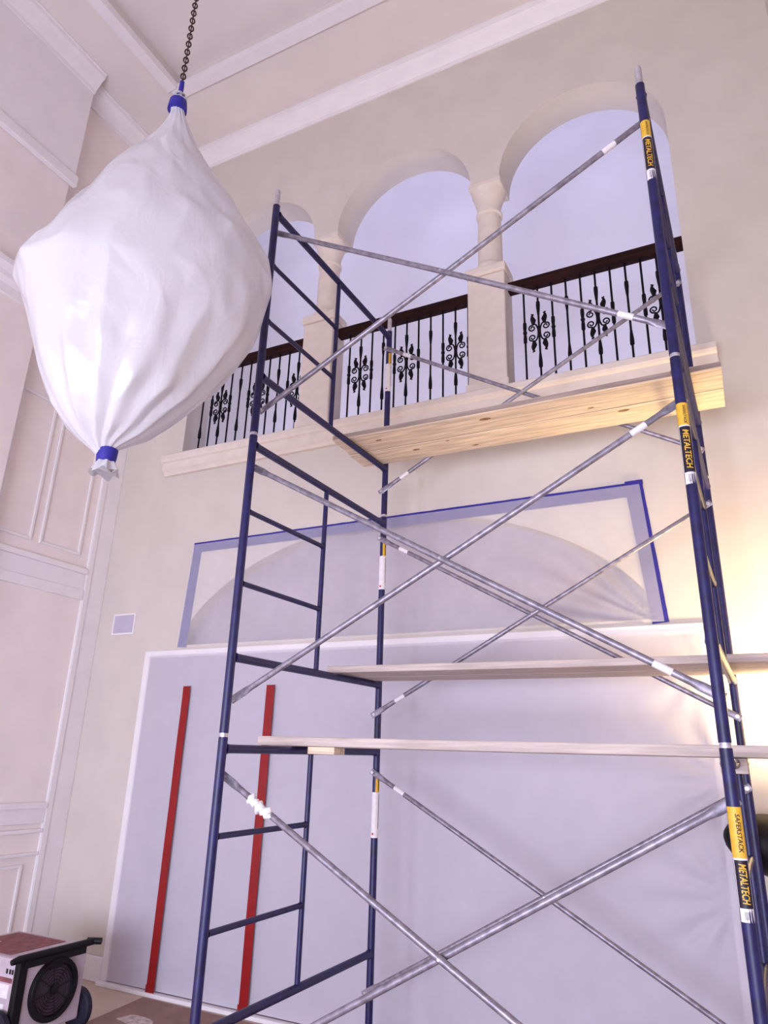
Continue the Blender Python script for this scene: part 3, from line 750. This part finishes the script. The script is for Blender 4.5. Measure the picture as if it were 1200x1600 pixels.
while z < ZC + 0.2:
    pts = []
    ax = Vector((RT2.x, RT2.y, 0)) if i % 2 else Vector((FW2.x, FW2.y, 0))
    rings_ = []
    nseg = 14
    for k in range(nseg):
        q = 2 * PI * k / nseg; c_ = Vector((P.x, P.y, z + 0.019)) + ax * (0.0115 * math.cos(q)) + Vector((0, 0, 0.0195 * math.sin(q)))
        tn = (ax * -math.sin(q) * 0.0115 + Vector((0, 0, 0.0195 * math.cos(q)))).normalized(); b1 = tn.cross(ax.cross(Vector((0, 0, 1)))).normalized(); b2 = tn.cross(b1)
        rings_.append([c_ + (b1 * math.cos(s_) + b2 * math.sin(s_)) * 0.0040 for s_ in (0, PI / 3, 2 * PI / 3, PI, 4 * PI / 3, 5 * PI / 3)])
    cm.rings(rings_, closed=True)
    z += 0.0285; i += 1
cm.build('chain', 'chain_metal', ch, smooth='all')
cp = MB(); cp.lathe([(0.02, ZC + 0.19), (0.06, ZC + 0.205), (0.085, ZC + 0.235), (0.085, ZC + 0.2495)], (P.x, P.y, 0), 24); cp.build('ceiling_rose', 'chain_metal', ch, smooth=True)

# ------------------------------------------------------------------ air mover by the left wall
fx, fy0, fy1, fz = -1.885, 0.665, 1.165, 0.485
mv = thing('air_mover', 'boxy wheeled air machine with round black grille at the lower left', 'air mover', (-2.2, 0.92, 0))
MB().box((-2.56, fy0, 0.07), (fx, fy1, fz)).build('body', 'machine_body', mv, bevel=0.015)
MB().box((-2.50, fy0 + 0.045, fz), (fx - 0.16, fy1 - 0.045, fz + 0.004)).build('top_panel', 'machine_maroon', mv, bevel=0.002)
MB().box((-2.42, fy0 + 0.10, fz + 0.0041), (fx - 0.48, fy1 - 0.28, fz + 0.005)).build('worn_patch', 'dust_white', mv)
MB().box((fx - 0.035, fy0 - 0.012, 0.06), (fx + 0.012, fy0 + 0.050, fz)).build('corner_guard', 'machine_black', mv, bevel=0.008)
hb = MB(); hb.path([(fx + 0.01, fy0 - 0.075, fz + 0.004), (fx + 0.014, fy0 - 0.03, fz + 0.012), (fx + 0.014, fy1 - 0.02, fz + 0.012), (fx + 0.014, fy1 + 0.03, fz + 0.012)], [0.016, 0.021, 0.021, 0.021], 10)
hb.box((fx - 0.005, fy0 + 0.02, fz - 0.045), (fx + 0.02, fy1 - 0.03, fz + 0.0))
hb.path([(fx - 0.02, fy1 + 0.005, fz + 0.014), (fx + 0.06, fy1 + 0.05, fz + 0.014)], 0.020, 10)
hb.box((fx + 0.0, fy0 + 0.20, fz - 0.085), (fx + 0.025, fy0 + 0.29, fz - 0.04))
hb.build('handle', 'machine_black', mv, smooth=True)
gy, gz, gr = 0.925, 0.285, 0.172
g_ = MB(); g_.lathe([(gr - 0.032, 0.004), (gr - 0.030, 0.026), (gr - 0.004, 0.030), (gr, 0.020), (gr, -0.002), (gr - 0.032, -0.002)], (fx, gy, gz), 48, 'x'); gr_o = g_.build('grille_ring', 'machine_black', mv, smooth=True)
g_ = MB(); g_.lathe([(gr - 0.03, 0.0008), (gr - 0.031, 0.0055)], (fx, gy, gz), 40, 'x'); g_.build('fan_mesh', 'grille_grey', mv)
for rad in (0.035, 0.052, 0.069, 0.086, 0.103, 0.120, 0.135):
    g_ = MB(); n = 40; rr = []
    for k in range(n):
        q = 2 * PI * k / n; c_ = Vector((fx + 0.016, gy + rad * math.cos(q), gz + rad * math.sin(q))); ra = Vector((0, math.cos(q), math.sin(q)))
        rr.append([c_ + (ra * math.cos(s_) + Vector((1, 0, 0)) * math.sin(s_)) * 0.0022 for s_ in (0, PI / 2, PI, 3 * PI / 2)])
    g_.rings(rr, closed=True); g_.build('grille_wire', 'machine_black', mv)
for k in range(8):
    q = PI * k / 4 + 0.2; g_ = MB()
    g_.path([(fx + 0.0185, gy + 0.02 * math.cos(q), gz + 0.02 * math.sin(q)), (fx + 0.0185, gy + (gr - 0.025) * math.cos(q), gz + (gr - 0.025) * math.sin(q))], 0.0024, 6); g_.build('grille_spoke', 'machine_black', mv)
g_ = MB(); g_.lathe([(0.026, 0.008), (0.026, 0.022), (0.018, 0.026)], (fx, gy, gz), 16, 'x'); g_.build('hub', 'machine_black', mv, smooth=True)
MB().box((-2.50, fy0 - 0.0012, 0.36), (fx - 0.05, fy0 - 0.0002, 0.385)).build('stripe', 'machine_maroon', mv)
MB().box((-2.20, fy0 - 0.0012, 0.28), (fx - 0.07, fy0 - 0.0002, 0.35)).build('notice', 'label_white', mv)
MB().box((-2.15, fy0 - 0.0012, 0.21), (fx - 0.09, fy0 - 0.0002, 0.25)).build('notice', 'label_white', mv)
for q in (0.0, 0.028, 0.05): MB().box((fx - 0.115 + q, fy0 - 0.0016, 0.405), (fx - 0.10 + q, fy0 - 0.0002, 0.43)).build('printed_mark', 'machine_black', mv)
for wy, x_ in ((fy1 + 0.035, fx - 0.055), (fy0 - 0.04, fx - 0.075), (fy1 + 0.035, -2.45), (fy0 - 0.04, -2.45)):
    wq = MB(); wq.lathe([(0.03, -0.028), (0.105, -0.026), (0.115, -0.016), (0.115, 0.016), (0.105, 0.026), (0.03, 0.028)], (x_, wy, 0.1155), 32, 'y'); wo = wq.build('wheel', 'rubber', mv, smooth=True)
    wq = MB(); wq.lathe([(0.05, -0.031), (0.05, 0.031)], (x_, wy, 0.1155), 24, 'y'); wq.build('wheel_hub', 'machine_black', wo)

# ------------------------------------------------------------------ work light by the right end
wl_ = thing('work_light', 'black twin-head work light glimpsed behind the right scaffold posts', 'work light', (2.46, 1.62, 0))
em = bpy.data.materials.new('lamp_glow'); em.use_nodes = True; eb = em.node_tree.nodes['Principled BSDF']
eb.inputs['Emission Color'].default_value = (1, 0.80, 0.50, 1); eb.inputs['Emission Strength'].default_value = 25; MATS['lamp_glow'] = em
def lamp_head(rim, ax, rad, depth, lens):
    ax = ax.normalized(); u1 = ax.cross(Vector((0, 0, 1))).normalized(); u2 = ax.cross(u1)
    hd = MB(); rr = []
    for t in (1.0, 0.985, 0.93, 0.83, 0.68, 0.5, 0.25, 0.0):
        r_ = rad * math.sqrt(max(0.004, 1 - t * t)); rr.append([rim - ax * depth * t + (u1 * math.cos(q) + u2 * math.sin(q)) * r_ for q in (2 * PI * k / 32 for k in range(32))])
    for d, f_ in ((0.02, 1.0), (0.02, 0.92), (-0.01, 0.90)): rr.append([rim + ax * d + (u1 * math.cos(q) + u2 * math.sin(q)) * rad * f_ for q in (2 * PI * k / 32 for k in range(32))])
    hd.rings(rr); head = hd.build('head', 'machine_black', wl_, smooth=True)
    ln = MB(); rr = []
    for d, r_ in ((-0.004, 0.88), (0.004, 0.5), (0.006, 0.05)): rr.append([rim + ax * d + (u1 * math.cos(q) + u2 * math.sin(q)) * r_ * rad for q in (2 * PI * k / 24 for k in range(24))])
    ln.rings(rr); ln.build('lens', lens, head)
lamp_head(Vector((2.27, 1.79, 1.295)), Vector((0.90, 0.34, -0.20)), 0.160, 0.325, 'grille_grey')
RIM = Vector((2.62, 1.53, 1.72)); RAX = Vector((-0.10, 0.55, 0.75))
lamp_head(RIM, RAX, 0.15, 0.13, 'lamp_glow')
pl = MB(); pl.path([(2.50, 1.58, 0.02), (2.50, 1.58, 1.20)], 0.016, 12); pl.build('stand_pole', 'machine_black', wl_, smooth=True)
pl = MB(); pl.path([(2.22, 1.66, 1.17), (2.50, 1.58, 1.20), (2.66, 1.44, 1.22)], 0.013, 10)
pl.path([(2.655, 1.445, 1.21), (2.64, 1.46, 1.60)], 0.012, 10); pl.build('crossbar', 'machine_black', wl_, smooth=True)
for q in (0.3, 2.4, 4.4):
    lgm = MB(); lgm.path([(2.50, 1.58, 0.42), (2.50 + 0.30 * math.cos(q), 1.58 + 0.26 * math.sin(q), 0.012)], 0.010, 8); lgm.build('stand_leg', 'machine_black', wl_, smooth=True)
sp = bpy.data.lights.new('work_lamp', 'SPOT'); sp.energy = 138; sp.color = (1.0, 0.75, 0.36); sp.spot_size = math.radians(160); sp.spot_blend = 0.7; sp.shadow_soft_size = 0.12
so = bpy.data.objects.new('work_lamp', sp); col.objects.link(so)
so.location = RIM + RAX.normalized() * 0.05; so.rotation_euler = RAX.to_track_quat('-Z', 'Y').to_euler()
